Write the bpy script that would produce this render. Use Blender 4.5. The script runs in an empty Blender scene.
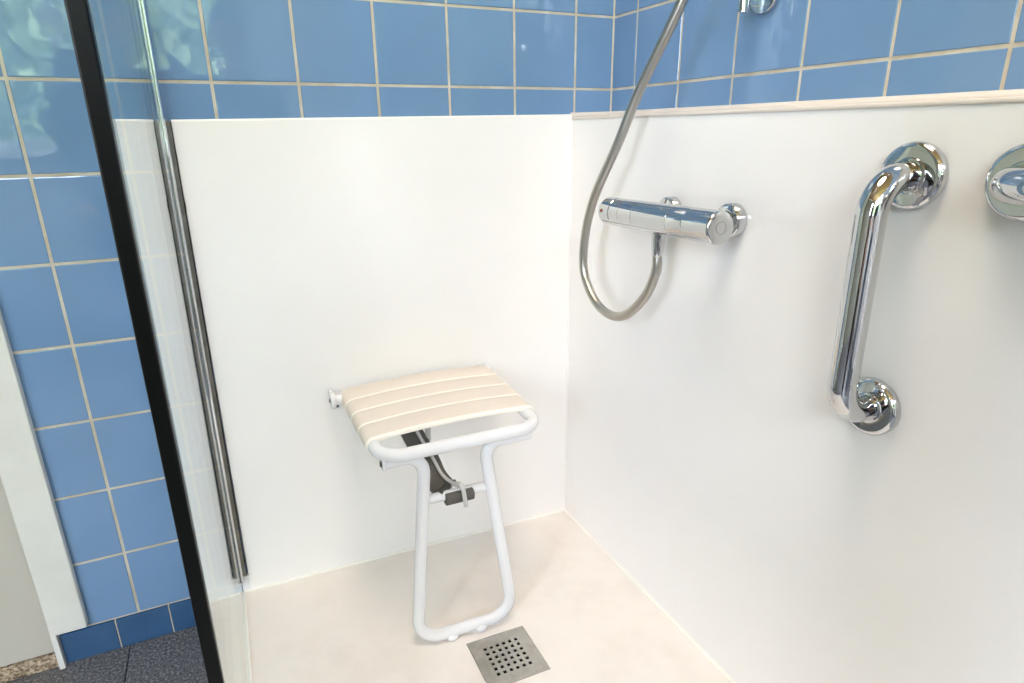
import bpy, bmesh, math, random
from mathutils import Vector, Matrix, Euler

random.seed(7)
S = bpy.context.scene
C = S.collection

# ---------------------------------------------------------------- camera, light, exposure
cam_d = bpy.data.cameras.new('camera')
cam = bpy.data.objects.new('camera', cam_d)
C.objects.link(cam)
cam.location = (-0.8682, -1.3238, 1.0406)
cam.rotation_euler = Euler((1.24543598, 0.0109418988, -0.432594102), 'XYZ')
cam_d.sensor_fit = 'HORIZONTAL'
cam_d.sensor_width = 36.0
cam_d.lens = 624.573 / 1024 * 36.0
cam_d.clip_start = 0.02
S.camera = cam

w = bpy.data.worlds.new('sky')
S.world = w
w.use_nodes = True
wn = w.node_tree
bg = wn.nodes['Background']
bg.inputs['Color'].default_value = (0.80, 0.87, 1.0, 1)
bg.inputs['Strength'].default_value = 9.0

S.view_settings.view_transform = 'Standard'
S.view_settings.look = 'None'
S.view_settings.gamma = 1.0
S.view_settings.exposure = 1.74
S.view_settings.use_curve_mapping = False
S.cycles.use_denoising = True
S.cycles.max_bounces = 14
S.cycles.diffuse_bounces = 6
S.cycles.glossy_bounces = 6
S.cycles.transparent_max_bounces = 12
S.cycles.caustics_reflective = False
S.cycles.caustics_refractive = False
S.cycles.sample_clamp_indirect = 6.0

# window opening in the wall behind the camera (daylight comes in here)
WX0, WX1, WZ0, WZ1, WY = -2.42, -0.62, 0.95, 2.28, -3.0
LX, LY0, LY1, LZ0, LZ1 = -2.6, -2.9, -2.0, .95, 2.15       # second window, in the left wall
for nm, loc, rot, sx, sy in (('portal_front', ((WX0+WX1)/2, WY-.02, (WZ0+WZ1)/2), (math.radians(90), 0, 0), WX1-WX0, WZ1-WZ0),
                             ('portal_left', (LX-.02, (LY0+LY1)/2, (LZ0+LZ1)/2), (math.radians(90), 0, math.radians(-90)), LY1-LY0, LZ1-LZ0)):
    por = bpy.data.lights.new(nm, 'AREA')
    por.shape = 'RECTANGLE'; por.size = sx; por.size_y = sy
    por.cycles.is_portal = True
    po = bpy.data.objects.new(nm, por); C.objects.link(po)
    po.location = loc; po.rotation_euler = rot
# the sun stands behind the house and lights the garden trees, not the room
sn = bpy.data.lights.new('sun', 'SUN'); sn.energy = 14.0; sn.angle = .01; sn.color = (1, .95, .86)
so_ = bpy.data.objects.new('sun', sn); C.objects.link(so_)
so_.rotation_euler = (math.radians(-42), 0, math.radians(12))

LPX, LPY = -.62, -.85
LAMP_W = 6.5            # the ceiling lamp's bulb (see its builder)
LAMP_COL = (1.0, 0.88, 0.72)

# ---------------------------------------------------------------- materials
def mat(name, col=(.8, .8, .8), rough=.5, metal=0.0, spec=.5, coat=0.0, coat_rough=.05):
    m = bpy.data.materials.new(name); m.use_nodes = True
    b = m.node_tree.nodes['Principled BSDF']
    b.inputs['Base Color'].default_value = (*col, 1)
    b.inputs['Roughness'].default_value = rough
    b.inputs['Metallic'].default_value = metal
    b.inputs['Specular IOR Level'].default_value = spec
    b.inputs['Coat Weight'].default_value = coat
    b.inputs['Coat Roughness'].default_value = coat_rough
    return m

def nodes(m): return m.node_tree.nodes, m.node_tree.links, m.node_tree.nodes['Principled BSDF']

def noise_color(m, stops, scale, detail=4, rough=.6, out='Base Color', stretch=None):
    n, l, b = nodes(m)
    tc = n.new('ShaderNodeTexCoord')
    src = tc.outputs['Object']
    if stretch:
        mp = n.new('ShaderNodeMapping'); mp.inputs['Scale'].default_value = stretch
        l.new(src, mp.inputs['Vector']); src = mp.outputs['Vector']
    t = n.new('ShaderNodeTexNoise')
    t.inputs['Scale'].default_value = scale; t.inputs['Detail'].default_value = detail
    t.inputs['Roughness'].default_value = rough
    l.new(src, t.inputs['Vector'])
    r = n.new('ShaderNodeValToRGB')
    els = r.color_ramp.elements
    while len(els) < len(stops): els.new(.5)
    for e, (p, c) in zip(els, stops):
        e.position = p; e.color = (*c, 1) if len(c) == 3 else c
    l.new(t.outputs['Fac'], r.inputs['Fac'])
    l.new(r.outputs['Color'], b.inputs[out])
    return t, r

def noise_bump(m, scale, strength, dist=.001, detail=2, stretch=None):
    n, l, b = nodes(m)
    tc = n.new('ShaderNodeTexCoord'); src = tc.outputs['Object']
    if stretch:
        mp = n.new('ShaderNodeMapping'); mp.inputs['Scale'].default_value = stretch
        l.new(src, mp.inputs['Vector']); src = mp.outputs['Vector']
    t = n.new('ShaderNodeTexNoise'); t.inputs['Scale'].default_value = scale; t.inputs['Detail'].default_value = detail
    l.new(src, t.inputs['Vector'])
    bp = n.new('ShaderNodeBump'); bp.inputs['Strength'].default_value = strength; bp.inputs['Distance'].default_value = dist
    l.new(t.outputs['Fac'], bp.inputs['Height'])
    l.new(bp.outputs['Normal'], b.inputs['Normal'])

M = {}
M['tile'] = mat('blue_glazed_tile', (.19, .315, .53), .045, spec=.55)
noise_color(M['tile'], [(.3, (.144, .256, .435)), (.7, (.164, .286, .48))], 5, 2)
noise_bump(M['tile'], 22, .25, .002, 1)
M['plinth'] = mat('dark_blue_tile', (.035, .115, .29), .22)
noise_color(M['plinth'], [(.3, (.026, .08, .18)), (.7, (.034, .10, .22))], 12, 2)
M['grout'] = mat('beige_grout', (.52, .47, .38), .9)
noise_color(M['grout'], [(.3, (.46, .39, .28)), (.65, (.60, .56, .47))], 18, 3)
M['panel'] = mat('white_solid_surface', (.87, .86, .84), .10, spec=.5)
noise_color(M['panel'], [(.35, (.855, .838, .825)), (.65, (.875, .86, .85))], 3, 3)
M['tray'] = mat('cream_shower_tray', (.80, .74, .66), .3, spec=.4)
noise_color(M['tray'], [(.25, (.75, .69, .64)), (.5, (.82, .767, .72)), (.8, (.84, .795, .75))], 7, 5)
M['caulk'] = mat('white_silicone', (.86, .84, .79), .35)
M['beige'] = mat('beige_sealant_strip', (.70, .635, .575), .4)
M['white'] = mat('white_powder_coat', (.76, .765, .785), .22, spec=.5)
M['slat'] = mat('cream_plastic', (.76, .68, .60), .4, spec=.4)
M['slat_edge'] = mat('pale_plastic_edge', (.90, .86, .78), .4, spec=.4)
M['chrome'] = mat('chrome', (.60, .61, .62), .035, 1.0)
M['satin'] = mat('satin_chrome', (.58, .58, .56), .22, 1.0)
M['steel'] = mat('brushed_steel', (.52, .50, .46), .33, 1.0)
noise_color(M['steel'], [(.3, (.44, .42, .38)), (.7, (.60, .58, .54))], 30, 4)
M['hose'] = mat('steel_hose', (.46, .44, .40), .33, 1.0)
M['dark_strip'] = mat('dark_grey_profile', (.20, .20, .175), .4, .6)
noise_color(M['dark_strip'], [(.3, (.13, .13, .11)), (.7, (.26, .26, .23))], 25, 4)  # mottled dark grey for the strips on both sides of the chrome profile
M['mould'] = mat('black_mould_sealant', (.02, .02, .018), .8)
M['black'] = mat('black_profile', (.003, .0035, .003), .35, spec=.18)
M['rubber'] = mat('dark_grey_rubber', (.085, .08, .072), .5)
M['grey'] = mat('grey_plastic', (.50, .50, .49), .4)
M['hole'] = mat('dark_hole', (.012, .011, .010), .8)
M['screw'] = mat('dark_screw', (.10, .11, .12), .35, .8)
M['red'] = mat('brown_red_button', (.25, .07, .04), .35)
M['paint'] = mat('white_door_paint', (.74, .73, .69), .35)
noise_color(M['paint'], [(.3, (.69, .68, .63)), (.6, (.745, .735, .695))], 9, 4)
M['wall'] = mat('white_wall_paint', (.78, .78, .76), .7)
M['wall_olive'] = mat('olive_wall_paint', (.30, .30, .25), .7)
M['stone'] = mat('brown_speckled_stone', (.3, .22, .15), .5)
noise_color(M['stone'], [(.35, (.10, .07, .045)), (.5, (.36, .27, .18)), (.65, (.62, .52, .40))], 160, 3)
M['granite'] = mat('dark_grey_granite', (.07, .07, .08), .42)
noise_color(M['granite'], [(.34, (.03, .03, .033)), (.5, (.10, .10, .108)), (.66, (.30, .30, .31))], 190, 3, .7)
M['joint'] = mat('black_floor_joint', (.012, .012, .013), .9)
M['wood'] = mat('pine_ceiling', (.50, .27, .10), .4)
noise_color(M['wood'], [(.3, (.40, .20, .07)), (.7, (.58, .33, .13))], 6, 4, stretch=(1, 9, 1))
M['door'] = mat('grey_beige_door_paint', (.52, .49, .43), .35)
M['leaf'] = mat('green_leaves', (.10, .2, .06), .5)
noise_color(M['leaf'], [(.3, (.05, .10, .035)), (.5, (.17, .27, .12)), (.7, (.42, .50, .30))], 6, 6)
M['bark'] = mat('bark', (.12, .09, .06), .9)
M['lawn'] = mat('lawn', (.12, .2, .06), .9)

def lamp_mat(col, strength):
    m = bpy.data.materials.new('lamp_glow'); m.use_nodes = True
    b = m.node_tree.nodes['Principled BSDF']
    b.inputs['Base Color'].default_value = (.8, .8, .8, 1)
    b.inputs['Emission Color'].default_value = (*col, 1)
    b.inputs['Emission Strength'].default_value = strength
    return m

def glass_mat():
    m = bpy.data.materials.new('clear_glass'); m.use_nodes = True
    n, l = m.node_tree.nodes, m.node_tree.links
    n.clear()
    out = n.new('ShaderNodeOutputMaterial')
    mix = n.new('ShaderNodeMixShader')
    tr = n.new('ShaderNodeBsdfTransparent'); tr.inputs['Color'].default_value = (.95, .985, .97, 1)
    gl = n.new('ShaderNodeBsdfGlossy'); gl.inputs['Roughness'].default_value = 0.0
    gl.inputs['Color'].default_value = (.97, .985, .98, 1)
    fr = n.new('ShaderNodeFresnel')
    geo = n.new('ShaderNodeNewGeometry')
    mr = n.new('ShaderNodeMapRange')
    mr.inputs['To Min'].default_value = 1.5; mr.inputs['To Max'].default_value = 1 / 1.5
    l.new(geo.outputs['Backfacing'], mr.inputs['Value'])
    l.new(mr.outputs['Result'], fr.inputs['IOR'])
    l.new(fr.outputs['Fac'], mix.inputs['Fac'])
    l.new(tr.outputs['BSDF'], mix.inputs[1]); l.new(gl.outputs['BSDF'], mix.inputs[2])
    l.new(mix.outputs['Shader'], out.inputs['Surface'])
    return m
M['glass'] = glass_mat()

# ---------------------------------------------------------------- mesh helpers
def obj(name, bm, material, parent=None, smooth=False, kind=None):
    me = bpy.data.meshes.new(name)
    bmesh.ops.recalc_face_normals(bm, faces=bm.faces)
    bm.to_mesh(me); bm.free()
    for m in (material if isinstance(material, (list, tuple)) else [material]): me.materials.append(m)
    if smooth:
        for p in me.polygons: p.use_smooth = True
        if hasattr(me, 'set_sharp_from_angle'): me.set_sharp_from_angle(angle=math.radians(38))
    o = bpy.data.objects.new(name, me); C.objects.link(o)
    if parent is not None:
        o.parent = parent
        o.matrix_parent_inverse = Matrix.Translation(-parent.location)
    if kind: o['kind'] = kind
    return o

def struct(name, bm, material, parent=None, smooth=False):
    return obj(name, bm, material, parent, smooth, None if parent is not None else 'structure')

def thing(name, label, cat, loc=(0, 0, 0), group=None):
    o = bpy.data.objects.new(name, None); C.objects.link(o)
    o.location = loc; o.empty_display_size = .02
    o['label'] = label; o['category'] = cat
    if group: o['group'] = group
    return o

def tag(o, label, cat, group=None):
    o['label'] = label; o['category'] = cat
    if group: o['group'] = group
    return o

def NB(): return bmesh.new()

def box(bm, x0, x1, y0, y1, z0, z1, bevel=0.0, seg=2, mi=0):
    t = bmesh.new()
    v = [t.verts.new(p) for p in ((x0,y0,z0),(x1,y0,z0),(x1,y1,z0),(x0,y1,z0),(x0,y0,z1),(x1,y0,z1),(x1,y1,z1),(x0,y1,z1))]
    for f in ((3,2,1,0),(4,5,6,7),(0,1,5,4),(1,2,6,5),(2,3,7,6),(3,0,4,7)): t.faces.new([v[i] for i in f])
    if bevel: bmesh.ops.bevel(t, geom=t.edges[:], offset=bevel, segments=seg, profile=.5, affect='EDGES')
    merge(bm, t, mi); return bm

def merge(bm, t, mi=0):
    mp = {}
    for v in t.verts: mp[v] = bm.verts.new(v.co)
    for f in t.faces:
        g = bm.faces.new([mp[v] for v in f.verts]); g.material_index = mi
    t.free()

def hexa(bm, bottom, top, bevel=0.0, mi=0):
    """bottom, top: four points each, same winding"""
    t = bmesh.new()
    b = [t.verts.new(p) for p in bottom]; u = [t.verts.new(p) for p in top]
    t.faces.new(b[::-1]); t.faces.new(u)
    for i in range(4): t.faces.new((b[i], b[(i+1)%4], u[(i+1)%4], u[i]))
    if bevel: bmesh.ops.bevel(t, geom=t.edges[:], offset=bevel, segments=2, profile=.5, affect='EDGES')
    merge(bm, t, mi); return bm

def fillet(pts, r, n=8):
    """round the inner corners of a polyline; r: number or one per point"""
    pts = [Vector(p) for p in pts]; out = [pts[0]]
    for i in range(1, len(pts) - 1):
        rr = r[i] if isinstance(r, (list, tuple)) else r
        a, b, c = pts[i-1], pts[i], pts[i+1]
        u = (a - b).normalized(); v = (c - b).normalized()
        ang = u.angle(v)
        if rr <= 0 or ang > math.pi - .02: out.append(b); continue
        d = min(rr / math.tan(ang / 2), (a-b).length * .49 if i > 1 else (a-b).length * .95, (c-b).length * .49 if i < len(pts)-2 else (c-b).length * .95)
        rr = d * math.tan(ang / 2)
        cen = b + (u + v).normalized() * (rr / math.sin(ang / 2))
        s = b + u * d - cen; e = b + v * d - cen
        tot = s.angle(e); ax = s.cross(e).normalized()
        for k in range(n + 1): out.append(cen + Matrix.Rotation(tot * k / n, 3, ax) @ s)
    out.append(pts[-1]); return out

def catmull(pts, n=10):
    pts = [Vector(p) for p in pts]
    P = [pts[0]*2 - pts[1]] + pts + [pts[-1]*2 - pts[-2]]
    out = []
    for i in range(1, len(P) - 2):
        a, b, c, d = P[i-1:i+3]
        for k in range(n):
            t = k / n
            out.append(.5 * ((2*b) + (c-a)*t + (2*a-5*b+4*c-d)*t*t + (3*b-a-3*c+d)*t**3))
    out.append(pts[-1]); return out

def sweep(bm, path, r, n=16, caps=True, closed=False, sx=1.0, sy=1.0, up=None, mi=0, dome=0):
    """tube along path; r a number or a list; sx, sy squash the section"""
    path = [Vector(p) for p in path]; N = len(path)
    R = r if isinstance(r, (list, tuple)) else [r] * N
    tang = []
    for i in range(N):
        if closed: t = path[(i+1) % N] - path[i-1]
        else: t = path[min(i+1, N-1)] - path[max(i-1, 0)]
        tang.append(t.normalized())
    ref = Vector(up) if up else (Vector((0,0,1)) if abs(tang[0].z) < .9 else Vector((1,0,0)))
    a = (ref - tang[0] * ref.dot(tang[0])).normalized(); rings = []
    for i in range(N):
        a = (a - tang[i] * a.dot(tang[i])).normalized(); b = tang[i].cross(a)
        rings.append([bm.verts.new(path[i] + (a * math.cos(2*math.pi*k/n) * sx + b * math.sin(2*math.pi*k/n) * sy) * R[i]) for k in range(n)])
    for i in range(N if closed else N - 1):
        p, q = rings[i], rings[(i+1) % N]
        for k in range(n):
            f = bm.faces.new((p[k], p[(k+1) % n], q[(k+1) % n], q[k])); f.material_index = mi
    if caps and not closed:
        for ring in (rings[0], rings[-1]):
            f = bm.faces.new(ring); f.material_index = mi
    return bm

def lathe(bm, origin, axis, prof, n=40, mi=0):
    """prof: (distance along axis, radius) pairs"""
    o = Vector(origin); ax = Vector(axis).normalized()
    ref = Vector((0,0,1)) if abs(ax.z) < .9 else Vector((1,0,0))
    a = (ref - ax * ref.dot(ax)).normalized(); b = ax.cross(a); rings = []
    for h, r in prof:
        if r <= 1e-6: rings.append([bm.verts.new(o + ax*h)])
        else: rings.append([bm.verts.new(o + ax*h + (a*math.cos(2*math.pi*k/n) + b*math.sin(2*math.pi*k/n))*r) for k in range(n)])
    for p, q in zip(rings, rings[1:]):
        for k in range(n):
            if len(p) == 1 and len(q) == 1: continue
            if len(p) == 1: f = bm.faces.new((p[0], q[k], q[(k+1)%n]))
            elif len(q) == 1: f = bm.faces.new((p[k], p[(k+1)%n], q[0]))
            else: f = bm.faces.new((p[k], p[(k+1)%n], q[(k+1)%n], q[k]))
            f.material_index = mi
    return bm

# ---------------------------------------------------------------- dimensions
PITCH, ROW = .15, .15105          # tile pitch
ZB = 1.129                        # a horizontal grout line
ROOM_X0, ROOM_Y0, ROOM_Z = -2.6, -3.0, 2.42
BOX = -.11                        # front of the boxed-out white right wall
LEDGE = 1.0695
def tray_z(x, y): return .0304 - .0303 * (x + .11) - .017 * (y + .01)
def glass_x(z): return -.948 + .0067 * (z - .06)

def tile_wall(bm, u0, u1, v0, v1, uo, vo, place, gap=.0054, skip=None):
    """slightly pillowed glazed tiles proud of a grout bed; place(u, v, h) -> point"""
    q = [bm.verts.new(place(*c, 0.0)) for c in ((u0,v0),(u1,v0),(u1,v1),(u0,v1))]
    bm.faces.new(q).material_index = 1
    i0, i1 = math.floor((u0 - uo)/PITCH), math.ceil((u1 - uo)/PITCH)
    j0, j1 = math.floor((v0 - vo)/ROW), math.ceil((v1 - vo)/ROW)
    for i in range(i0, i1):
        for j in range(j0, j1):
            a, b = max(u0, uo + i*PITCH + gap/2), min(u1, uo + (i+1)*PITCH - gap/2)
            c, d = max(v0, vo + j*ROW + gap/2), min(v1, vo + (j+1)*ROW - gap/2)
            if b - a < .004 or d - c < .004: continue
            if skip and skip((a+b)/2, (c+d)/2): continue
            tu, tv = random.uniform(-.0022, .0022), random.uniform(-.0022, .0022)
            cu, cv = (a+b)/2, (c+d)/2
            def P(u, v, h): return bm.verts.new(place(u, v, h + (u-cu)*tu + (v-cv)*tv))
            rings = []
            for e, h in ((0, 0.0), (0, .0007), (.0006, .0013), (.002, .0016)):
                rings.append([P(a+e, c+e, h), P(b-e, c+e, h), P(b-e, d-e, h), P(a+e, d-e, h)])
            for p, r in zip(rings, rings[1:]):
                for k in range(4): bm.faces.new((p[k], p[(k+1)%4], r[(k+1)%4], r[k])).material_index = 0
            bm.faces.new(rings[-1]).material_index = 0

# ---------------------------------------------------------------- room
bm = NB()
tile_wall(bm, -1.31, 0, .0, ROOM_Z, -.0996, ZB, lambda u, v, h: (u, -h, v),
          skip=lambda u, v: v < 1.0 and u > -.90)
o = struct('wall_back', bm, [M['tile'], M['grout']])
bm = NB()      # plaster above the door and the solid wall behind the tiles
box(bm, ROOM_X0, 0.12, .002, .10, 0, ROOM_Z)
struct('wall_rear', bm, M['wall'])
bm = NB()
tile_wall(bm, ROOM_Y0, 0, 1.06, ROOM_Z, -.0898, ZB, lambda u, v, h: (-h, u, v))
struct('wall_right', bm, [M['tile'], M['grout']])
bm = NB(); box(bm, .002, .10, ROOM_Y0 - .1, .002, 0, ROOM_Z)
struct('wall_right_core', bm, M['wall'])
bm = NB()
box(bm, ROOM_X0-.1, ROOM_X0, ROOM_Y0-.1, LY0, 0, ROOM_Z); box(bm, ROOM_X0-.1, ROOM_X0, LY1, .1, 0, ROOM_Z)
box(bm, ROOM_X0-.1, ROOM_X0, LY0, LY1, 0, LZ0); box(bm, ROOM_X0-.1, ROOM_X0, LY0, LY1, LZ1, ROOM_Z)
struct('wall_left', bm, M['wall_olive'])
bm = NB()
box(bm, ROOM_X0, WX0, WY - .1, WY, 0, ROOM_Z); box(bm, WX1, .002, WY - .1, WY, 0, ROOM_Z)
box(bm, WX0, WX1, WY - .1, WY, 0, WZ0); box(bm, WX0, WX1, WY - .1, WY, WZ1, ROOM_Z)
struct('wall_front', bm, M['wall'])
# floor: large speckled granite tiles with dark joints
bm = NB()
q = [bm.verts.new(p) for p in ((ROOM_X0,ROOM_Y0,-.002),(.0,ROOM_Y0,-.002),(.0,.0,-.002),(ROOM_X0,.0,-.002))]
bm.faces.new(q).material_index = 1
FT = .305
for i in range(-6, 5):
    for j in range(-10, 1):
        a, b = -1.1782 + i*FT + .0014, -1.1782 + (i+1)*FT - .0014
        c, d = -.002 + (j)*FT + .0014, -.002 + (j+1)*FT - .0014
        a, b, c, d = max(a, ROOM_X0), min(b, -.0), max(c, ROOM_Y0), min(d, -.0)
        if b - a < .01 or d - c < .01: continue
        box(bm, a, b, c, d, -.0019, 0, 0)
struct('floor', bm, [M['granite'], M['joint']])
# pine ceiling boards
bm = NB()
k = 0; y = ROOM_Y0
while y < 0:
    box(bm, ROOM_X0, 0, y + .001, min(y + .119, 0), ROOM_Z, ROOM_Z + .018, .003, 1); y += .12
struct('ceiling', bm, M['wood'])
# window behind the camera
wt = thing('window_1', 'white framed window facing the garden trees', 'window', ((WX0+WX1)/2, WY, WZ0)); wt['kind'] = 'structure'
bm = NB(); f = .05
box(bm, WX0, WX0+f, WY-.09, WY-.02, WZ0, WZ1, .004); box(bm, WX1-f, WX1, WY-.09, WY-.02, WZ0, WZ1, .004)
box(bm, WX0+f, WX1-f, WY-.09, WY-.02, WZ0, WZ0+f, .004); box(bm, WX0+f, WX1-f, WY-.09, WY-.02, WZ1-f, WZ1, .004)
xm = WX0 + (WX1-WX0)*.5
box(bm, xm-.03, xm+.03, WY-.085, WY-.025, WZ0+f, WZ1-f, .004)
obj('window_frame', bm, M['paint'], wt)
bm = NB(); box(bm, WX0-.03, WX1+.03, WY-.02, WY+.12, WZ0-.025, WZ0, .004)
obj('window_sill', bm, M['paint'], wt)

wt = thing('window_2', 'white framed window in the left wall', 'window', (LX, (LY0+LY1)/2, LZ0)); wt['kind'] = 'structure'
bm = NB()
box(bm, LX-.09, LX-.02, LY0, LY0+f, LZ0, LZ1, .004); box(bm, LX-.09, LX-.02, LY1-f, LY1, LZ0, LZ1, .004)
box(bm, LX-.09, LX-.02, LY0+f, LY1-f, LZ0, LZ0+f, .004); box(bm, LX-.09, LX-.02, LY0+f, LY1-f, LZ1-f, LZ1, .004)
obj('window_frame', bm, M['paint'], wt)
bm = NB(); box(bm, LX-.02, LX+.12, LY0-.03, LY1+.03, LZ0-.025, LZ0, .004)
obj('window_sill', bm, M['paint'], wt)

# boxed-out right wall and white panels
bm = NB()
def px(z): return BOX
hexa(bm, [(BOX, ROOM_Y0+.001, 0), (-.0005, ROOM_Y0+.001, 0), (-.0005, -.0015, 0), (BOX, -.0015, 0)],
         [(BOX, ROOM_Y0+.001, LEDGE-.004), (-.0005, ROOM_Y0+.001, LEDGE-.004), (-.0005, -.0015, LEDGE-.001), (BOX, -.0015, LEDGE-.001)])
struct('wall_shower_right', bm, M['panel'])
bm = NB()
xl = glass_x(.5) + .0165
hexa(bm, [(xl, -.010, .0), (BOX+.0005, -.010, .0), (BOX+.0005, -.0015, .0), (xl, -.0015, .0)],
         [(xl+.004, -.010, 1.0636), (BOX+.0005, -.010, 1.0725), (BOX+.0005, -.0015, 1.0725), (xl+.004, -.0015, 1.0636)], .0012)
struct('wall_shower_back', bm, M['panel'])
# ledge trim on top of the boxing, and caulk lines
bm = NB(); box(bm, BOX-.0022, -.0018, ROOM_Y0+.002, -.0018, LEDGE-.0075, LEDGE-.0012, .0022)
struct('trim_1', bm, M['beige'])
bm = NB(); sweep(bm, [(-.003, ROOM_Y0+.01, LEDGE+.0005), (-.003, -.002, LEDGE+.004)], .0078, 12)
struct('trim_2', bm, M['beige'], smooth=True)
bm = NB(); sweep(bm, [(BOX, -.004, LEDGE+.004), (-.002, -.004, LEDGE+.0065)], .0052, 10)
struct('trim_3', bm, M['beige'], smooth=True)
bm = NB(); sweep(bm, [(-.0022, -.0022, LEDGE+.008), (-.0022, -.0022, ROOM_Z)], .0026, 8)
struct('trim_8', bm, M['grout'], smooth=True)
bm = NB(); sweep(bm, [(xl+.004, -.004, 1.0632), (BOX, -.004, 1.0722)], .0028, 8)
struct('trim_4', bm, M['caulk'], smooth=True)
bm = NB(); sweep(bm, [(BOX-.001, -.0112, .02), (BOX-.001, -.0112, 1.062)], .0025, 8)
struct('trim_5', bm, M['panel'], smooth=True)

# shower tray, slightly falling to the corner
TX0, TX1, TY0, TY1 = -.972, BOX, -1.25, -.0095
bm = NB()
cs = [(TX0, TY0), (TX1, TY0), (TX1, TY1), (TX0, TY1)]
HX0, HX1, HY0, HY1 = -.5395, -.4125, -.4905, -.3635      # pocket for the drain
xs = [TX0, HX0, HX1, TX1]; ys = [TY0, HY0, HY1, TY1]
g = [[bm.verts.new((x, y, tray_z(x, y))) for y in ys] for x in xs]
for i in range(3):
    for j in range(3):
        if i == 1 and j == 1: continue
        bm.faces.new((g[i][j], g[i+1][j], g[i+1][j+1], g[i][j+1]))
def skirt(loop, dz):
    low = [bm.verts.new((v.co.x, v.co.y, (v.co.z - dz) if dz else 0.0005)) for v in loop]
    for i in range(len(loop)):
        k = (i+1) % len(loop); bm.faces.new((loop[i], loop[k], low[k], low[i]))
    return low
skirt([g[0][0], g[1][0], g[2][0], g[3][0], g[3][1], g[3][2], g[3][3], g[2][3], g[1][3], g[0][3], g[0][2], g[0][1]], 0)
low = skirt([g[1][1], g[2][1], g[2][2], g[1][2]], .022)
bm.faces.new(low)
tag(obj('shower_tray', bm, M['tray']), 'cream low shower tray lying in the tiled corner under the fold-down seat', 'shower tray')
bm = NB()
sweep(bm, [(TX0+.03, -.0112, tray_z(TX0+.03, -.01)+.0012), (BOX, -.0112, tray_z(BOX, -.01)+.0012)], .0036, 8)
struct('trim_6', bm, M['caulk'], smooth=True)
bm = NB()
sweep(bm, [(BOX-.001, TY0, tray_z(BOX, TY0)+.001), (BOX-.001, -.0112, tray_z(BOX, -.01)+.001)], .0032, 8)
struct('trim_7', bm, M['caulk'], smooth=True)

# tiled plinth below the blue tiles
bm = NB()
xs = [-1.2936, -1.1937, -1.0937, -.9937, TX0-.001]
for a, b in zip(xs, xs[1:]): box(bm, a+.0012, b-.0012, -.008, -.0005, 0.0005, .0715, .0012)
box(bm, xs[0]+.002, xs[-1], -.0062, -.0005, 0.0005, .0705, 0, mi=1)
struct('baseboard_back', bm, [M['plinth'], M['grout']])

# door with architrave at the left
dr = thing('door_1', 'white painted door', 'door', (-1.75, 0, 0)); dr['kind'] = 'structure'
bm = NB(); box(bm, -2.1345, -1.3035, -.012, -.0005, .040, 2.05, .002)
obj('door_leaf', bm, M['door'], dr)['label'] = 'grey beige door leaf'
bm = NB()
box(bm, -1.303, -1.2385, -.021, -.0009, .0835, 2.11, .003); box(bm, -1.303, -1.2925, -.0205, -.0009, .0, .0845, .001)
box(bm, -2.20, -2.135, -.021, -.0009, 0, 2.11, .003); box(bm, -2.135, -1.303, -.021, -.0009, 2.05, 2.11, .003)
obj('door_frame', bm, M['paint'], dr)
bm = NB(); box(bm, -2.13, -1.304, -.011, -.0005, .0005, .034, .002)
obj('threshold', bm, M['stone'], dr)
bm = NB()
lathe(bm, (-2.05, -.0125, 1.05), (0,-1,0), [(0,0),(0,.024),(.006,.024),(.008,.010),(.045,.010),(.05,0)], 24)
sweep(bm, fillet([(-2.05,-.055,1.05), (-1.93,-.055,1.05)], 0), .009, 12)
obj('door_handle', bm, M['satin'], dr, True)

# ---------------------------------------------------------------- glass screen
SC = thing('shower_screen', 'clear glass shower screen with chrome wall profile and black front edge', 'shower screen', (glass_x(.06), -.35, .05))
GY1, GY0, GZ = -.034, -.668, 2.0
gt = .003
bm = NB()
zb = .0555
hexa(bm, [(glass_x(zb)-gt, GY0, tray_z(-.95, GY0)+.004), (glass_x(zb)+gt, GY0, tray_z(-.95, GY0)+.004), (glass_x(zb)+gt, GY1+.022, tray_z(-.95, GY1)+.004), (glass_x(zb)-gt, GY1+.022, tray_z(-.95, GY1)+.004)],
         [(glass_x(GZ)-gt, GY0, GZ), (glass_x(GZ)+gt, GY0, GZ), (glass_x(GZ)+gt, GY1+.022, GZ), (glass_x(GZ)-gt, GY1+.022, GZ)])
obj('glass_pane', bm, M['glass'], SC)
PB = .099     # lower end of the wall profile
def shear_bar(bm, x0, x1, y0, y1, z0, z1, bevel=.0008):
    a, b = glass_x(z0), glass_x(z1)
    hexa(bm, [(a+x0,y0,z0),(a+x1,y0,z0),(a+x1,y1,z0),(a+x0,y1,z0)], [(b+x0,y0,z1),(b+x1,y0,z1),(b+x1,y1,z1),(b+x0,y1,z1)], bevel)
bm = NB()
for s in (1, -1):
    x0, x1 = sorted((s*.0035, s*.0098))
    path = []
    # rounded chrome bead on each side of the pane
    for z in (PB, GZ): path.append((glass_x(z) + s*.0056, -.032, z))
    sweep(bm, path, .0036, 14)
    shear_bar(bm, min(s*.0032, s*.0088), max(s*.0032, s*.0088), -.032, -.0125, PB, GZ)
wp = obj('wall_profile', bm, M['chrome'], SC, True); wp['label'] = 'chrome wall profile'
bm = NB()
for s in (1, -1): shear_bar(bm, min(s*.0088, s*.0150), max(s*.0088, s*.0150), -.0145, -.0102 if s > 0 else -.0015, PB, 1.0635)
obj('side_strip', bm, M['dark_strip'], wp)
bm = NB()
zz = [PB + (1.0625-PB)*i/46 for i in range(47)]
pts = [(glass_x(z)+.0157+random.uniform(-.0004,.0006), -.0122, z) for z in zz]
sweep(bm, pts, [random.uniform(.0008,.0019) for _ in zz], 6)
sl = obj('sealant', bm, M['mould'], wp); sl['label'] = 'black mouldy sealant line'
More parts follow.
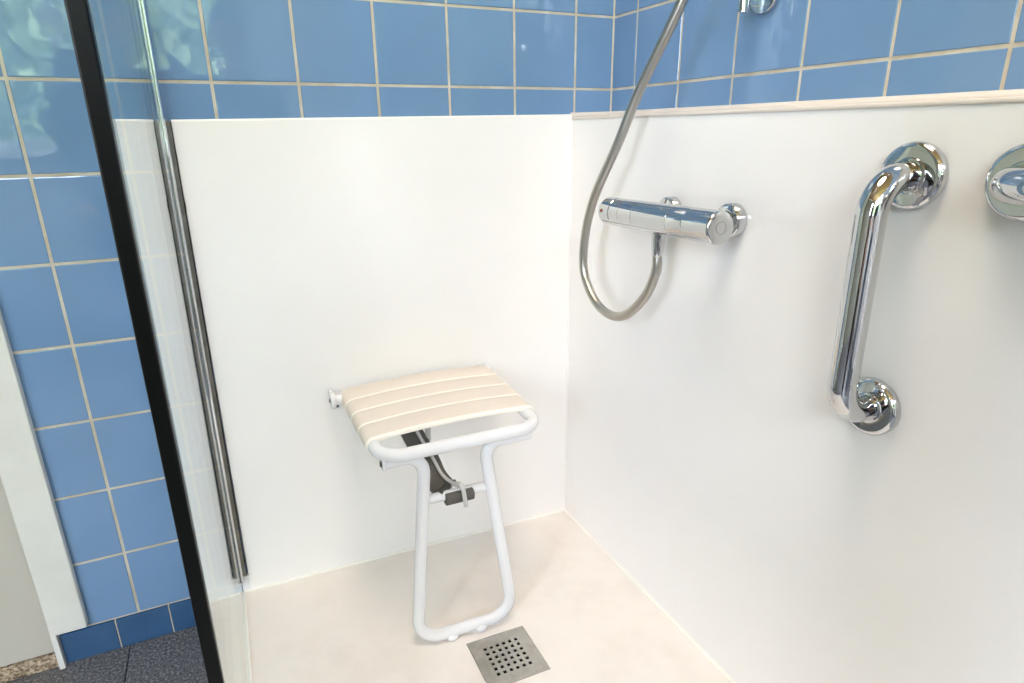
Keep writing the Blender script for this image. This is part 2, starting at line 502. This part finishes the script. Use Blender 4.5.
bm = NB(); box(bm, glass_x(PB)-.007, glass_x(PB)+.007, -.03, -.0125, PB-.004, PB-.0005, .0015)
box(bm, glass_x(PB)+.0035, glass_x(PB)+.0205, -.0114, -.002, tray_z(-.94, -.01)+.001, PB-.0015, .001)
obj('end_cap', bm, M['white'], wp)
bm = NB()
sweep(bm, [(glass_x(zb)+.005, GY0, tray_z(-.945, GY0)+.002), (glass_x(zb)+.005, GY1+.02, tray_z(-.945, GY1)+.002)], .0026, 8)
obj('bottom_seal', bm, M['caulk'], SC, True)
# black vertical edge profile
bm = NB()
z0 = tray_z(-.95, -.66) + .004
a = glass_x(z0); b0 = glass_x(GZ)-.008
hexa(bm, [(a-.0112,-.676,z0),(a+.0042,-.676,z0),(a+.0042,-.660,z0),(a-.0112,-.660,z0)], [(b0-.0112,-.676,GZ),(b0+.0042,-.676,GZ),(b0+.0042,-.660,GZ),(b0-.0112,-.660,GZ)], .0018)
obj('edge_profile', bm, M['black'], SC)['label'] = 'black edge profile'

# ---------------------------------------------------------------- grab bars
def flange(name, P, parent, r=.0395):
    bm = NB()
    lathe(bm, P, (-1,0,0), [(-.0002,0), (-.0002,r-.0008), (.001,r), (.0075,r), (.0105,r-.0010), (.0128,r-.0032), (.0137,r-.0058), (.0138,r-.0066), (.0138,.0222), (.0138,.0215), (.0150,.0208), (.0155,.0195), (.0155,0)], 64)
    return obj(name, bm, M['chrome'], parent, True)

def grab_bar(p0, p1, label, so=.067, r=.0174, rr=.044):
    p0, p1 = Vector(p0), Vector(p1)
    t = thing('grab_bar', label, 'grab bar', tuple((p0+p1)/2), 'chrome grab bars on the right wall')
    out = Vector((-so, 0, 0))
    path = fillet([p0 + Vector((-.006,0,0)), p0 + out, p1 + out, p1 + Vector((-.006,0,0))], rr, 14)
    bm = NB(); sweep(bm, path, r, 32, up=(0,.3,1) )
    obj('bar', bm, M['chrome'], t, True)
    flange('flange', p0, t); flange('flange', p1, t)
    return t
grab_bar((BOX, -.827, .9845), (BOX, -.829, .686), 'upright chrome grab bar on white wall, both round flanges in view')
grab_bar((BOX, -.949, .985), (BOX, -1.25, .985), 'chrome grab bar cut off by the right edge, one round flange partly in view')

# ---------------------------------------------------------------- thermostatic mixer
MX, MZ = -.195, .897
mt = thing('shower_mixer', 'chrome thermostatic bar mixer on the white right wall', 'shower mixer', (BOX, -.445, MZ))
def zed(y): return MZ + (y + .445) * -.018
bm = NB()
R_ = .0258
lathe(bm, (MX, -.338, zed(-.338)), (0,-1,.018), [(0,0), (0,R_-.001), (.001,R_), (.0295,R_), (.030,R_-.0006), (.0305,R_), (.07,R_), (.0704,R_-.0005), (.0708,R_), (.165,R_), (.1654,R_-.0005), (.1658,R_), (.203,R_), (.208,R_-.001), (.208,0)], 48)
obj('body', bm, M['chrome'], mt, True)
bm = NB()
lathe(bm, (MX, -.3015, zed(-.3015)), (0,-1,.018), [(0,0), (.0,.012), (.001,R_-.004), (.004,R_-.001), (.007,R_), (.008,R_), (.0345,R_), (.035,R_), (.0362,R_-.001), (.0362,0)], 48)
h = obj('temperature_handle', bm, M['chrome'], mt, True)
bm = NB()
lathe(bm, (MX-R_+.0010, -.3165, zed(-.3)+.003), (-1,0,0.05), [(0,0),(0,.0034),(.002,.0032),(.003,.002),(.0031,0)], 16)
obj('stop_button', bm, M['red'], h, True)['label'] = 'small brown stop button'
bm = NB()
lathe(bm, (MX, -.543, zed(-.543)), (0,-1,.018), [(0,0), (0,R_-.001), (.001,R_), (.002,R_), (.0575,R_), (.058,R_), (.0605,R_-.0012), (.0615,R_-.003), (.0615,.0105), (.0605,.0100), (.0605,.0090), (.0616,.0085), (.0616,0)], 48)
obj('flow_handle', bm, M['chrome'], mt, True)
for y in (-.388, -.543):
    bm = NB()
    lathe(bm, (BOX, y, zed(y)), (-1,0,0), [(-.0002,0), (-.0002,.0265), (.001,.0278), (.002,.0278), (.015,.0275), (.0175,.0262), (.019,.0235), (.019,0)], 48)
    obj('flange', bm, M['chrome'], mt, True)
    bm = NB()
    lathe(bm, (BOX-.018, y, zed(y)), (-1,0,0), [(0,0), (0,.0165), (.035,.0165), (.037,.0155), (.037,.0135), (.075,.0135), (.075,0)], 6)
    bmesh.ops.bevel(bm, geom=[e for e in bm.edges if e.calc_length() < .03], offset=.0006, segments=1, affect='EDGES')
    obj('union_nut', bm, M['chrome'], mt)
OY = -.458
bm = NB()
lathe(bm, (MX, OY, zed(OY)-R_+.003), (0,0,-1), [(0,0), (0,.0125), (.004,.0125), (.0055,.0122), (.012,.0120), (.03,.0106), (.040,.0096), (.0412,.0088), (.0412,0)], 28)
obj('outlet', bm, M['chrome'], mt, True)

# ---------------------------------------------------------------- shower hose
z_out = zed(OY) - R_ - .036
hp = [(MX, OY, z_out+.004), (MX, OY+.001, z_out-.03), (-.196, -.432, .755), (-.201, -.385, .710), (-.206, -.338, .698), (-.21, -.288, .715), (-.211, -.246, .763),
      (-.212, -.245, .83), (-.21, -.272, .915), (-.196, -.328, 1.02), (-.180, -.362, 1.106), (-.155, -.428, 1.2325), (-.13, -.470, 1.36), (-.112, -.485, 1.48), (-.105, -.48, 1.585)]
path = catmull(hp, 14)
bm = NB()
# fine ribs of a metal hose
dense = []
for a, b in zip(path, path[1:]):
    m_ = max(1, int((b-a).length / .0011))
    for k in range(m_): dense.append(a.lerp(b, k/m_))
dense.append(path[-1])
sweep(bm, dense, [.0088 if i % 3 else .0086 for i in range(len(dense))], 14)
tag(obj('shower_hose', bm, M['hose'], smooth=True), 'steel shower hose looping from the mixer up past the blue tiles', 'shower hose')

# ---------------------------------------------------------------- shower rail on the tiles (most of it above the frame)
RY = -.4525
rl = thing('shower_rail', 'chrome shower rail end with round rosette on blue tiles', 'shower rail', (0, RY, 1.24))
bm = NB(); lathe(bm, (-.05, RY, 1.218), (0,0,1), [(0,0),(0,.0082),(.001,.0092),(.66,.0092),(.661,.0082),(.661,0)], 28)
obj('rail', bm, M['chrome'], rl, True)
for z in (1.2485, 1.842):
    bm = NB(); lathe(bm, (-.0012, RY, z), (-1,0,0), [(0,0),(0,.0295),(.008,.0295),(.0095,.0285),(.0098,.0270),(.0098,.008),(.048,.008),(.048,0)], 40)
    obj('bracket', bm, M['chrome'], rl, True)
bm = NB(); lathe(bm, (-.05, RY, 1.56), (0,0,1), [(0,.0094),(0,.018),(.05,.018),(.05,.0094)], 24)
sweep(bm, [(-.055, RY-.005, 1.585), (-.088, RY-.022, 1.6)], .010, 14)
obj('slider', bm, M['chrome'], rl, True)
hs = thing('hand_shower', 'chrome hand shower head at the upper end of the steel hose', 'hand shower', (-.105, -.48, 1.585))
bm = NB(); sweep(bm, catmull([(-.105,-.48,1.583), (-.112,-.483,1.66), (-.128,-.489,1.76), (-.15,-.497,1.80)], 6), .0115, 18)
obj('handle', bm, M['chrome'], hs, True)
bm = NB(); lathe(bm, (-.15,-.497,1.805), (-.55,-.2,-.8), [(-.012,0),(-.012,.02),(.0,.048),(.012,.050),(.016,.047),(.016,0)], 36)
obj('spray_head', bm, M['chrome'], hs, True)

# ---------------------------------------------------------------- fold-down seat
st = thing('shower_stool', 'white fold-down shower seat with cream slats hinged on the back wall', 'shower seat', (-.525, -.012, .49))
SX0, SX1, SYF = -.675, -.352, -.333
ZS = .491
HX0_, HX1_ = -.705, -.345     # wall brackets
tr = .0125
bm = NB()
fr = fillet([(SX0, -.040, ZS+.004), (SX0+.004, SYF, ZS), (SX1-.006, SYF-.003, ZS), (SX1, -.040, ZS+.006)], .045, 12)
sweep(bm, fr, tr, 20, up=(0,0,1))
obj('seat_frame', bm, M['white'], st, True)
bm = NB(); sweep(bm, [(HX0_, -.040, ZS+.004), (HX1_, -.040, ZS+.006)], .0118, 20)
obj('hinge_tube', bm, M['white'], st, True)
for sx, s in ((HX0_, -1), (HX1_, 1)):
    bm = NB()
    lathe(bm, (sx, -.040, ZS+.004), (s,0,0), [(-.003,0), (-.003,.0165), (-.001,.0185), (.005,.0185), (.007,.0165), (.007,0)], 36)
    xa, xb = sorted((sx - s*.002, sx + s*.006))
    box(bm, xa, xb, -.040, -.0105, ZS-.013, ZS+.021, .002)
    xa, xb = sorted((sx - s*.003, sx - s*.018))
    box(bm, xa, xb, -.0155, -.0105, ZS-.030, ZS+.018, .002)
    k = obj('wall_bracket', bm, M['white'], st, True)
    bm = NB(); lathe(bm, (sx + s*.0065, -.040, ZS+.004), (s,0,0), [(0,0),(0,.0052),(.002,.0048),(.0032,.003),(.0032,0)], 18)
    obj('screw', bm, M['screw'], k, True)
    bm = NB(); lathe(bm, (sx - s*.010, -.0155, ZS-.022), (0,-1,0), [(0,0),(0,.0035),(.0018,.0028),(.0018,0)], 14)
    obj('screw', bm, M['screw'], k, True)
# four slats wrapped over the side tubes, crowned in the middle
def slat(y0, y1, mi):
    bm = NB(); n = 30
    secs = []
    xa0, xb0 = SX0 - .0155, SX1 + .0155
    prof = []
    # cross path over the width: down the left side, over, down the right side
    for i in range(n + 1):
        t = i / n
        prof.append(t)
    def top(t, y, out):
        f = (y + .04) / (SYF + .04)
        xl_ = SX0 + .004*f; xr_ = SX1 - .006*f
        ww = .0155 + out
        if t < .12:
            a = math.radians(200 - 110*(t/.12)); return (xl_ + ww*math.cos(a), ZS + .004*(1-f) + ww*math.sin(a))
        if t > .88:
            a = math.radians(90 - 110*((t-.88)/.12)); return (xr_ + ww*math.cos(a), ZS + .006*(1-f) + ww*math.sin(a))
        u = (t-.12)/.76
        return (xl_ + (xr_-xl_)*u, ZS + .005*(1-f) + ww + .0075*(1-(2*u-1)**2))
    g = .0018
    cols = [(y0, -.003), (y0, -.0006), (y0-.0012, 0.0), ((y0+y1)/2, .0006), (y1+.0012, 0.0), (y1, -.0006), (y1, -.003)]
    outer = [[bm.verts.new((top(t, y, o)[0], y, top(t, y, o)[1])) for (y, o) in cols] for t in prof]
    for p, q in zip(outer, outer[1:]):
        for k in range(len(cols)-1): bm.faces.new((p[k], p[k+1], q[k+1], q[k]))
        bm.faces.new((p[-1], p[0], q[0], q[-1]))
    bm.faces.new(outer[0]); bm.faces.new(outer[-1])
    return obj('slat', bm, M['slat'], st, True)
YS0, YS1 = -.028, -.274
ns = 4; stp = (YS1 - YS0) / ns
for i in range(ns): slat(YS0 + stp*i - .0018, YS0 + stp*(i+1) + .0018, i)
# pale carrier under the slats, seen as light lines between them and as the front lip
bm = NB()
n = 30
def low(t, y, out):
    f = (y + .04) / (SYF + .04); xl_ = SX0 + .004*f; xr_ = SX1 - .006*f; ww = .0150 + out
    if t < .12:
        a = math.radians(205 - 115*(t/.12)); return (xl_ + ww*math.cos(a), y, ZS + .004*(1-f) + ww*math.sin(a))
    if t > .88:
        a = math.radians(90 - 115*((t-.88)/.12)); return (xr_ + ww*math.cos(a), y, ZS + .006*(1-f) + ww*math.sin(a))
    u = (t-.12)/.76
    return (xl_ + (xr_-xl_)*u, y, ZS + .005*(1-f) + ww + .0072*(1-(2*u-1)**2))
ring = [(YS0, 0)]
for i in range(1, ns):
    yg = YS0 + stp*i
    ring += [(yg+.0034, 0), (yg+.0026, .0012), (yg+.0010, .0020), (yg-.0010, .0020), (yg-.0026, .0012), (yg-.0034, 0)]
ring += [(YS1+.002, 0), (YS1+.001, .0012), (YS1-.001, .0018), (YS1-.003, .0006), (YS1-.0042, -.002), (YS1-.0042, -.0075), (YS1-.002, -.0078), (YS0, -.003)]
rows = [[bm.verts.new(low(i/n, y, o)) for y, o in ring] for i in range(n+1)]
for p, q in zip(rows, rows[1:]):
    for k in range(len(ring)): bm.faces.new((p[k], p[(k+1)%len(ring)], q[(k+1)%len(ring)], q[k]))
bm.faces.new(rows[0]); bm.faces.new(rows[-1])
obj('slat_carrier', bm, M['slat_edge'], st, True)
# folding leg: its upper ends turn out to pivots under the side tubes
LY = -.312
leg = fillet([(-.664, LY, .472), (-.588, LY-.002, .472), (-.630, LY-.017, .0655), (-.4235, LY-.027, .0655), (-.4705, LY-.006, .470), (-.374, LY-.006, .470)],
             [0, .036, .045, .045, .030, 0], 12)
LT = .0122
bm = NB(); sweep(bm, leg, LT, 20, up=(0,1,0))
lg = obj('leg_frame', bm, M['white'], st, True)
for x, y in ((-.560, LY-.0205), (-.498, LY-.0235)):
    bm = NB()
    bmesh.ops.create_uvsphere(bm, u_segments=20, v_segments=12, radius=1.0)
    for v in bm.verts: v.co = Vector((x + v.co.x*.0145, y - .0050 + v.co.y*.0130, .0655 - .0070 + v.co.z*.0100))
    obj('rubber_foot', bm, M['white'], lg, True)
for x, s in ((-.664, -1), (-.374, 1)):
    bm = NB(); box(bm, min(x, x+s*.004)-.001, max(x, x+s*.004)+.001, LY-.012, LY+.018, .459, .490, .002)
    pl = obj('pivot_plate', bm, M['white'], st)
    bm = NB(); lathe(bm, (x + s*.0045, LY-.002, .471), (s,0,0), [(0,0),(0,.0062),(.002,.0058),(.0036,.0035),(.0036,0)], 18)
    obj('screw', bm, M['screw'], pl, True)
# cross bar with its dark sleeve, strut and clip
LZ = .394
bm = NB(); sweep(bm, [(-.600, LY, .3735), (-.448, LY-.004, .374)], .0098, 18)
cb = obj('cross_bar', bm, M['white'], st, True)
bm = NB(); sweep(bm, [(-.555, LY-.0065, .3685), (-.5535, LY-.0065, .3685), (-.4985, LY-.008, .3690), (-.497, LY-.008, .3690)], [.0105,.0128,.0128,.0105], 20)
obj('sleeve', bm, M['rubber'], cb, True)['label'] = 'dark grey rubber sleeve'
# curved dark strut from under the seat down to the cross bar, with a pale cable running in it
def ribbon(bm, pts, wx, th):
    P = catmull(pts, 8); N = len(P); rings = []
    for i, p in enumerate(P):
        t = (P[min(i+1,N-1)] - P[max(i-1,0)]).normalized()
        side = Vector((1,0,0)); side = (side - t*side.dot(t)).normalized(); nn = t.cross(side)
        ww = wx[0] + (wx[1]-wx[0]) * i/(N-1)
        rings.append([bm.verts.new(p + side*sx*ww + nn*sy*th) for sx, sy in ((-1,-1),(1,-1),(1,1),(-1,1))])
    for p, q in zip(rings, rings[1:]):
        for k in range(4): bm.faces.new((p[k], p[(k+1)%4], q[(k+1)%4], q[k]))
    bm.faces.new(rings[0]); bm.faces.new(rings[-1])
bm = NB(); ribbon(bm, [(-.588, -.185, .482), (-.574, -.20, .448), (-.560, -.235, .412), (-.557, -.262, .392), (-.550, -.290, .3815), (-.540, -.303, .380)], (.021, .026), .004)
sr = obj('strut', bm, M['rubber'], st); sr['label'] = 'dark grey curved strut'
bm = NB(); sweep(bm, catmull([(-.577, -.196, .486), (-.566, -.211, .454), (-.551, -.245, .417), (-.545, -.275, .398), (-.533, -.302, .391), (-.521, -.317, .394)], 8), .0035, 10)
obj('cable', bm, M['grey'], sr, True)
bm = NB(); sweep(bm, fillet([(-.533, -.306, .390), (-.522, -.332, .398), (-.520, -.341, .356)], .008, 6), .0045, 10)
obj('clip', bm, M['grey'], cb, True)
bm = NB(); box(bm, -.60, -.54, -.21, -.16, .484, .4955, .003)
sweep(bm, [(-.547, -.20, .487), (-.5465, -.201, .440)], .006, 12)
obj('strut_bracket', bm, M['grey'], st)

# ---------------------------------------------------------------- floor drain
DX, DY = -.476, -.427
dz = tray_z(DX, DY)
fd = thing('floor_drain', 'square stainless steel floor drain with grid of holes in the cream tray', 'floor drain', (DX, DY, dz))
H = .0625
def slope(x, y, h): return (x, y, tray_z(x, y) + h)
bm = NB()
pitch, hole, nh = .0136, .0066, 6
edges = [-H]
for i in range(nh):
    c = (i - (nh-1)/2) * pitch
    edges += [c - hole/2, c + hole/2]
edges.append(H)
N = len(edges)
for hgt in (.0008, -.0012):
    v = [[bm.verts.new(slope(DX+x, DY+y, hgt)) for y in edges] for x in edges]
    for i in range(N-1):
        for j in range(N-1):
            if i % 2 == 1 and j % 2 == 1: continue
            bm.faces.new((v[i][j], v[i+1][j], v[i+1][j+1], v[i][j+1]))
    if hgt > 0: vt = v
for i in range(N-1):
    for j in range(N-1):
        if i % 2 == 1 and j % 2 == 1:
            L = [(i,j),(i+1,j),(i+1,j+1),(i,j+1)]
            for k in range(4):
                a, b = L[k], L[(k+1)%4]
                bm.faces.new((vt[a[0]][a[1]], vt[b[0]][b[1]], v[b[0]][b[1]], v[a[0]][a[1]]))
rim = [(0,0),(N-1,0),(N-1,N-1),(0,N-1)]
obj('grate', bm, M['steel'], fd)
bm = NB()
fr_ = H + .0008
for x0,x1,y0,y1 in ((-fr_,fr_,-fr_,-H+.0004),(-fr_,fr_,H-.0004,fr_),(-fr_,-H+.0004,-H,H),(H-.0004,fr_,-H,H)):
    hexa(bm, [slope(DX+a,DY+b,-.003) for a,b in ((x0,y0),(x1,y0),(x1,y1),(x0,y1))], [slope(DX+a,DY+b,.0009) for a,b in ((x0,y0),(x1,y0),(x1,y1),(x0,y1))])
obj('frame', bm, M['satin'], fd)
bm = NB()
hexa(bm, [slope(DX+a,DY+b,-.020) for a,b in ((-.06,-.06),(.06,-.06),(.06,.06),(-.06,.06))], [slope(DX+a,DY+b,-.012) for a,b in ((-.06,-.06),(.06,-.06),(.06,.06),(-.06,.06))])
obj('sump', bm, M['hole'], fd)

# ---------------------------------------------------------------- ceiling lamp
cl = thing('ceiling_lamp', 'round warm ceiling lamp above the shower', 'ceiling lamp', (LPX, LPY, ROOM_Z))
bm = NB(); lathe(bm, (LPX,LPY,ROOM_Z), (0,0,-1), [(0,0),(0,.335),(.03,.335),(.034,.330),(.034,.318),(.028,.315)], 56)
obj('lamp_base', bm, M['white'], cl, True)
bm = NB(); lathe(bm, (LPX,LPY,ROOM_Z-.028), (0,0,-1), [(0,.315),(.012,.31),(.022,.26),(.026,.15),(.027,0)], 56)
obj('lamp_shade', bm, lamp_mat(LAMP_COL, LAMP_W), cl, True)

# ---------------------------------------------------------------- garden outside the window
bm = NB(); box(bm, -12, 10, -16, -3.11, -.3, -.2)
struct('ground', bm, M['lawn'])
def tree(x, y, h, r, label):
    t = thing('garden_tree', label, 'tree', (x, y, -.2))
    bm = NB(); sweep(bm, [(x,y,-.2),(x+.05,y,h*.5),(x,y+.05,h*.8)], [.13,.09,.05], 10); obj('trunk', bm, M['bark'], t, True)
    bm = NB()
    for k in range(9000):
        d = Vector((random.gauss(0,1), random.gauss(0,1), random.gauss(0,1))).normalized() * (random.random()**.45)
        p = Vector((x,y,h*.52)) + Vector((d.x*r, d.y*r, d.z*h*.5))
        q = Euler((random.uniform(0,6.3), random.uniform(0,6.3), random.uniform(0,6.3))).to_matrix()
        s = random.uniform(.06,.12)
        vs = [bm.verts.new(p + q @ Vector(c)*s) for c in ((-1,0,0),(0,-.5,.1),(1,0,0),(0,.5,.1))]
        bm.faces.new(vs)
    obj('foliage', bm, M['leaf'], t)
tree(-5.2, -7.0, 3.5, 1.6, 'leafy tree at the far left outside the window')
tree(-1.7, -7.2, 3.5, 1.6, 'leafy tree straight outside the window')
tree(1.8, -7.2, 3.4, 1.6, 'leafy tree at the right outside the window')
tree(-3.5, -10.6, 4.2, 1.7, 'taller leafy tree behind the gap of the left trees')
tree(.1, -10.8, 4.2, 1.7, 'taller leafy tree behind the gap of the right trees')

# ---------------------------------------------------------------- two people behind the camera, mirrored in the glazed tiles
def skinned(name, verts, edges, radii, material, parent, root=0, sub=2):
    me = bpy.data.meshes.new(name); me.from_pydata([tuple(v) for v in verts], edges, [])
    o = bpy.data.objects.new(name, me); C.objects.link(o)
    o.modifiers.new('skin', 'SKIN').use_smooth_shade = True
    m = o.modifiers.new('sub', 'SUBSURF'); m.levels = sub; m.render_levels = sub
    for i, (v, r) in enumerate(zip(me.skin_vertices[0].data, radii)):
        v.radius = r if isinstance(r, tuple) else (r, r); v.use_root = (i == root)
    dg = bpy.context.evaluated_depsgraph_get(); dg.update()
    new = bpy.data.meshes.new_from_object(o.evaluated_get(dg))
    o.modifiers.clear(); o.data = new; bpy.data.meshes.remove(me); new.name = name
    new.materials.clear(); new.materials.append(material)
    for p in new.polygons: p.use_smooth = True
    o.parent = parent; o.matrix_parent_inverse = Matrix.Translation(-parent.location)
    return o

def person(x, y, k, label, shirt, trousers, hair_m, long_hair, fwd):
    t = thing('person', label, 'person', (x, y, 0), 'people standing behind the camera')
    def P(a, b, c): return (x + a*k, y + b*k, c*k)      # +b looks towards the shower
    V, E_, Rr = [], [], []
    def add(p, r, to=None):
        V.append(P(*p)); Rr.append(r*k if not isinstance(r, tuple) else (r[0]*k, r[1]*k))
        if to is not None: E_.append((to, len(V)-1))
        return len(V)-1
    pel = add((0,0,.95), (.125,.085))
    ab = add((0,.01,1.10), (.12,.085), pel); ch = add((0,.0,1.28), (.155,.11), ab)
    ns_ = add((0,-.01,1.42), (.085,.07), ch); nk = add((0,.01,1.50), .052, ns_)
    jaw = add((0,.04,1.565), (.062,.075), nk); hd = add((0,.03,1.64), (.075,.092), jaw); cr = add((0,.015,1.70), (.062,.075), hd)
    for s in (-1, 1):
        sh = add((s*.175,-.01,1.385), .058, ch); el = add((s*.23,.0,1.13), .042, sh)
        wr = add((s*.20,fwd,.98 if fwd > .1 else .90), .028, el)
        pm = add((s*.19,fwd+.06,.965 if fwd > .1 else .83), (.02,.038), wr)
        d = Vector((0,.9,-.15)) if fwd > .1 else Vector((0,.25,-.95)); d.normalize()
        for f, (off, ln) in enumerate(((-.030,.065),(-.010,.075),(.010,.070),(.029,.055))):
            base = Vector((s*.19 - s*off*.4, fwd+.06, .965 if fwd > .1 else .83)) + d*.035 + (Vector((off,0,0)) if fwd > .1 else Vector((0,off,0)))
            a = add(tuple(base), .0095, pm); b = add(tuple(base + d*ln*.55 + Vector((-s*.004,0,0))), .0085, a)
            add(tuple(base + d*ln + Vector((-s*.016,0,-.008))), .007, b)
        tb = Vector((s*.165, fwd+.055, .965 if fwd > .1 else .845))
        a = add(tuple(tb), .010, pm); add(tuple(tb + d*.045 + Vector((-s*.016,0,0))), .008, a)
        hp_ = add((s*.095,0,.90), .092, pel); kn = add((s*.105,.015,.50), .058, hp_); an = add((s*.11,-.02,.085), .038, kn)
        ft = add((s*.115,.07,.035), (.042,.032), an); add((s*.12,.155,.025), (.036,.022), ft)
    body = skinned('body', V, E_, Rr, M['skin'], t)
    # face
    bm = NB()
    sweep(bm, [P(0,.115,1.625), P(0,.138,1.598), P(0,.128,1.588)], [.008*k,.013*k,.008*k], 10); obj('nose', bm, M['skin'], t, True)
    for s in (-1, 1):
        bm = NB(); lathe(bm, P(s*.031,.103,1.632), (0,1,0), [(-.011*k,0),(-.008*k,.009*k),(0,.0125*k),(.008*k,.008*k),(.011*k,0)], 14); obj('eye', bm, M['caulk'], t, True)
        bm = NB(); lathe(bm, P(s*.031,.1125,1.632), (0,1,0), [(0,0),(0,.0055*k),(.002*k,.003*k),(.0025*k,0)], 12); obj('iris', bm, M['hole'], t, True)
        bm = NB(); lathe(bm, P(s*.078,.02,1.615), (s,0,0), [(-.01*k,.012*k),(.0,.028*k),(.008*k,.022*k),(.01*k,0)], 14); obj('ear', bm, M['skin'], t, True)
    bm = NB(); sweep(bm, [P(-.024,.112,1.562), P(0,.121,1.560), P(.024,.112,1.562)], [.003*k,.006*k,.003*k], 8); obj('mouth', bm, M['lip'], t, True)
    # hair
    V2 = [P(0,.045,1.735), P(0,-.005,1.735), P(0,-.045,1.68), P(0,-.06,1.60)]; R2 = [(.088*k,.05*k), (.100*k,.07*k), (.104*k,.085*k), (.092*k,.065*k)]
    if long_hair: V2.append(P(0,-.075,1.46)); R2.append((.095*k,.045*k))
    skinned('hair', V2, [(i, i+1) for i in range(len(V2)-1)], R2, hair_m, t)
    # clothes
    V3 = [P(0,0,.84), P(0,.01,1.10), P(0,0,1.28), P(0,-.01,1.425)]; R3 = [(.196*k,.152*k), (.172*k,.128*k), (.172*k,.128*k), (.095*k,.08*k)]; E3 = [(0,1),(1,2),(2,3)]
    for s in (-1, 1):
        n0 = len(V3); V3 += [P(s*.175,-.01,1.385), P(s*.23,.0,1.13), P(s*.206,fwd*.8,1.01 if fwd > .1 else .945)]; R3 += [.074*k,.055*k,.041*k]; E3 += [(2,n0),(n0,n0+1),(n0+1,n0+2)]
    skinned('shirt', V3, E3, R3, shirt, t)
    V4 = [P(0,0,.92), P(0,0,1.0), P(0,.005,1.05)]; R4 = [(.168*k,.122*k), (.158*k,.115*k), (.148*k,.108*k)]; E4 = [(0,1),(1,2)]
    for s in (-1, 1):
        n0 = len(V4); V4 += [P(s*.095,0,.88), P(s*.105,.015,.50), P(s*.11,-.02,.09)]; R4 += [.105*k,.074*k,.058*k]; E4 += [(0,n0),(n0,n0+1),(n0+1,n0+2)]
    skinned('trousers', V4, E4, R4, trousers, t)
    for s in (-1, 1):
        zf = .047
        skinned('shoe', [P(s*.11,-.06,zf), P(s*.113,.05,zf), P(s*.12,.17,zf-.008)], [(0,1),(1,2)], [(.046*k,.046*k),(.05*k,.046*k),(.044*k,.036*k)], M['rubber'], t)
    return t
M['skin'] = mat('skin', (.62, .40, .30), .5)
M['lip'] = mat('lips', (.45, .20, .17), .5)
M['hair_dark'] = mat('dark_hair', (.03, .022, .018), .5)
M['shirt_dark'] = mat('dark_blue_cloth', (.035, .045, .075), .85)
M['shirt_grey'] = mat('grey_cloth', (.10, .10, .11), .85)
M['jeans'] = mat('jeans', (.05, .07, .12), .85)
person(-.72, -1.98, .89, 'person in a dark blue shirt standing behind the camera', M['shirt_dark'], M['jeans'], M['hair_dark'], False, .26)
person(-1.12, -1.50, .92, 'person in a grey shirt standing at the left beside the camera', M['shirt_grey'], M['hair_dark'], M['hair_dark'], True, .0)
